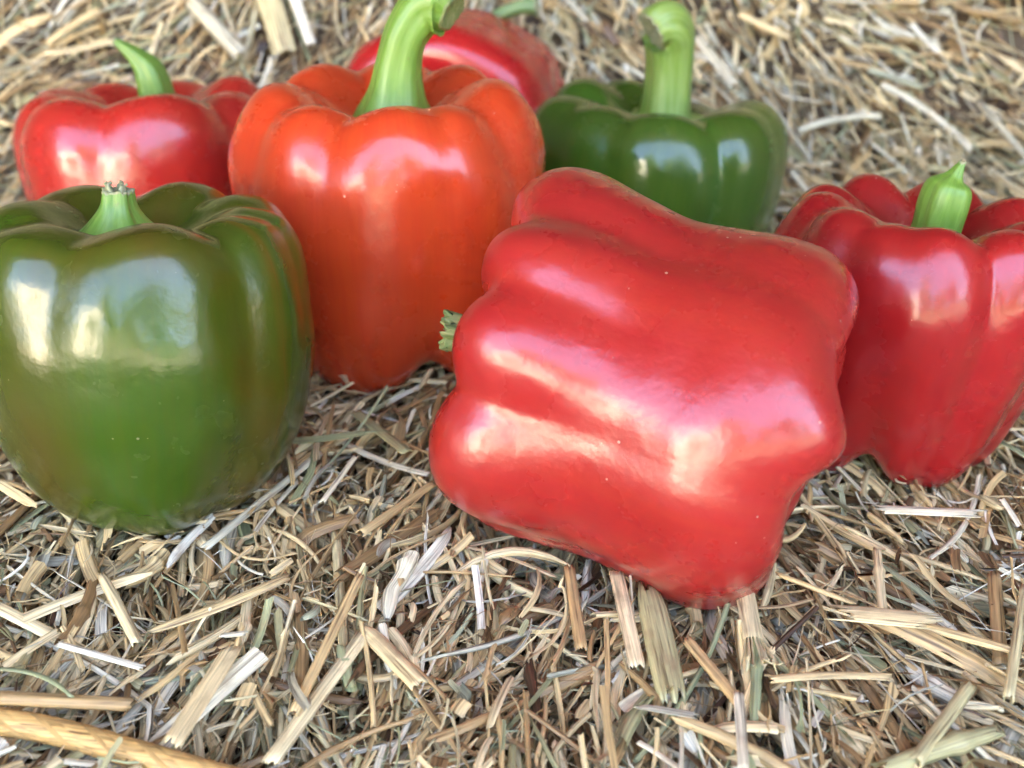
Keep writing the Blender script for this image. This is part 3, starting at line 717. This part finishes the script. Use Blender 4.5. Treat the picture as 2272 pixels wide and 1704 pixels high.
SS = single_straw
SS((228, 1283), (308, 1432), 24, .50, 'yellow cut stalk slanting down to the right, left foreground', arc=3.0, z=.006, tap=(.8, 1), seed=2)
SS((136, 1440), (318, 1484), 17, .97, 'white strip lying almost level in the left foreground', arc=2.2, z=.0045, seed=3)
SS((335, 1412), (640, 1292), 30, .38, 'long tan stalk rising to the right, left foreground', arc=1.8, z=.005, tap=(.4, .9), bend=-.06, seed=4)
SS((496, 1431), (546, 1424), 15, .93, 'small cream rectangle of chopped straw, left foreground', arc=.5, z=.006, seed=5)
SS((-10, 1492), (172, 1546), 12, .74, 'thin grey-green blade bowed upward above the twine', arc=1.2, z=.006, bend=.22, tap=(.5, .3), seed=6)
SS((6, 1570), (292, 1572), 34, .20, 'thick grey-brown stalk lying level just above the twine', arc=3.2, z=.003, seed=7)
SS((388, 1676), (520, 1462), 46, .46, 'wide flattened stalk with split edges, right of the twine', arc=.9, z=.004, seed=8, rag=1)
SS((650, 1585), (800, 1300), 24, .30, 'long golden stalk crossing over a wide pale one', arc=2.6, z=.0065, seed=9)
SS((600, 1704), (812, 1424), 38, .56, 'wide pale stalk beneath the long golden one', arc=1.1, z=.0035, seed=10)
SS((1650, 1322), (1680, 1512), 44, .58, 'pale bundle frayed into a brush at its lower end, below the lying red pepper', arc=1.5, z=.006, splits=1, cols=15, seed=11)
SS((1436, 1316), (1490, 1560), 66, .66, 'broad olive blade coming out from under the lying red pepper', arc=1.7, z=.005, tap=(.6, .9), rag=2, cols=15, seed=12)
SS((1524, 1428), (1642, 1572), 28, .26, 'orange-brown stalk slanting down right, beside the broad olive blade', arc=2.4, z=.006, seed=13)
SS((1636, 1552), (1648, 1720), 24, .88, 'cream strip pointing straight down at the bottom edge', arc=.8, z=.007, seed=14)
SS((1872, 1378), (2042, 1404), 54, .48, 'wide golden flake with torn ends, right foreground', arc=1.0, z=.008, rag=3, seed=15, cols=15)
SS((2010, 1390), (2256, 1456), 26, .34, 'grey-tan stalk running right from the wide golden flake', arc=2.6, z=.005, tap=(1, .4), seed=16)
SS((1706, 1526), (1970, 1502), 22, .42, 'tan stalk lying level in the right foreground', arc=1.4, z=.006, bend=.07, seed=17)
SS((2270, 1316), (2238, 1548), 21, .60, 'upright yellow-green stem at the right edge', arc=5, z=.006, seed=18)
SS((1724, 1280), (1896, 1340), 13, .30, 'thin amber stalk right of the lying red pepper', arc=3, z=.008, tap=(.6, .3), seed=19)
SS((1412, 1572), (1544, 1592), 19, .82, 'pale mint blade near the bottom edge, below the broad olive blade', arc=1.0, z=.007, tap=(.3, 1), seed=20)
SS((1946, 1222), (1958, 1370), 18, .50, 'stalk with a swollen joint, right of the lying red pepper', arc=5.5, z=.006, node=.35, seed=21)
SS((2026, 1704), (2150, 1526), 30, .62, 'grey-green stalk rising right in the bottom right corner', arc=4, z=.005, seed=22)
SS((2202, 1288), (2218, 1486), 30, .18, 'reddish brown stalk pointing down near the right edge', arc=2, z=.003, seed=23)
SS((1944, 1136), (2170, 1146), 30, .90, 'broad pale husk under the deep red pepper at the right', arc=1.5, z=.006, seed=24, rag=2)
SS((455, 1218), (712, 1020), 22, .84, 'long silvery straw leaning up against the large olive green pepper', arc=1.6, z=.004, seed=25)
SS((1366, 1290), (1412, 1500), 34, .52, 'wide pale strip with a square end below the lying red pepper', arc=.8, z=.004, seed=26)
SS((1262, 1265), (1290, 1440), 26, .22, 'brown split stalk pointing down from the lying red pepper', arc=1.6, z=.005, seed=27)
SS((800, 1400), (935, 1530), 44, .44, 'wide curled husk tapering to a point, centre foreground', arc=2.0, z=.004, tap=(.2, 1), seed=28)
SS((745, 1185), (770, 1520), 22, .60, 'long greenish-tan stalk running down the centre foreground', arc=3, z=.002, seed=29)
SS((790, 925), (905, 1020), 26, .66, 'pale green flattened straw between the orange-red and the lying red peppers', arc=1.0, z=.004, seed=30)
SS((960, 1075), (800, 1190), 24, .30, 'golden-brown stalk ending at the left of the lying red pepper', arc=2, z=.005, seed=31)
SS((715, 1120), (790, 1020), 13, .92, 'narrow cream straw standing out in the gap between the green and red peppers', arc=1, z=.008, seed=32)
SS((440, 30), (548, 148), 36, .86, 'thick pale stalk slanting down in the blurred background, left', arc=3.4, z=.006, seed=33, slope=True)
SS((655, 5), (700, 125), 24, .97, 'white strip pointing down in the background, left of the furthest red pepper', arc=1, z=.006, seed=34, slope=True)
SS((600, 0), (640, 140), 54, .60, 'broad tan husk behind the orange-red pepper, upper left', arc=1.2, z=.002, seed=35, slope=True)
SS((120, 118), (235, 45), 18, .36, 'bent tan stalk in the blurred upper left corner', arc=3, z=.006, seed=36, bend=.1, slope=True)
SS((1755, 308), (1935, 275), 16, .90, 'bowed pale straw to the right of the dark green pepper', arc=3, z=.008, bend=.12, seed=37, slope=True)
SS((1540, 110), (1620, 215), 24, .88, 'pale blade slanting down right of the hooked stem', arc=1, z=.006, seed=38, slope=True)
SS((1630, 60), (1740, 110), 16, .44, 'golden stalk with a bent tip in the blurred upper right', arc=3, z=.008, seed=39, slope=True)
SS((2150, 250), (2262, 380), 16, .84, 'thin pale straw slanting down near the upper right edge', arc=3, z=.008, seed=40, slope=True)
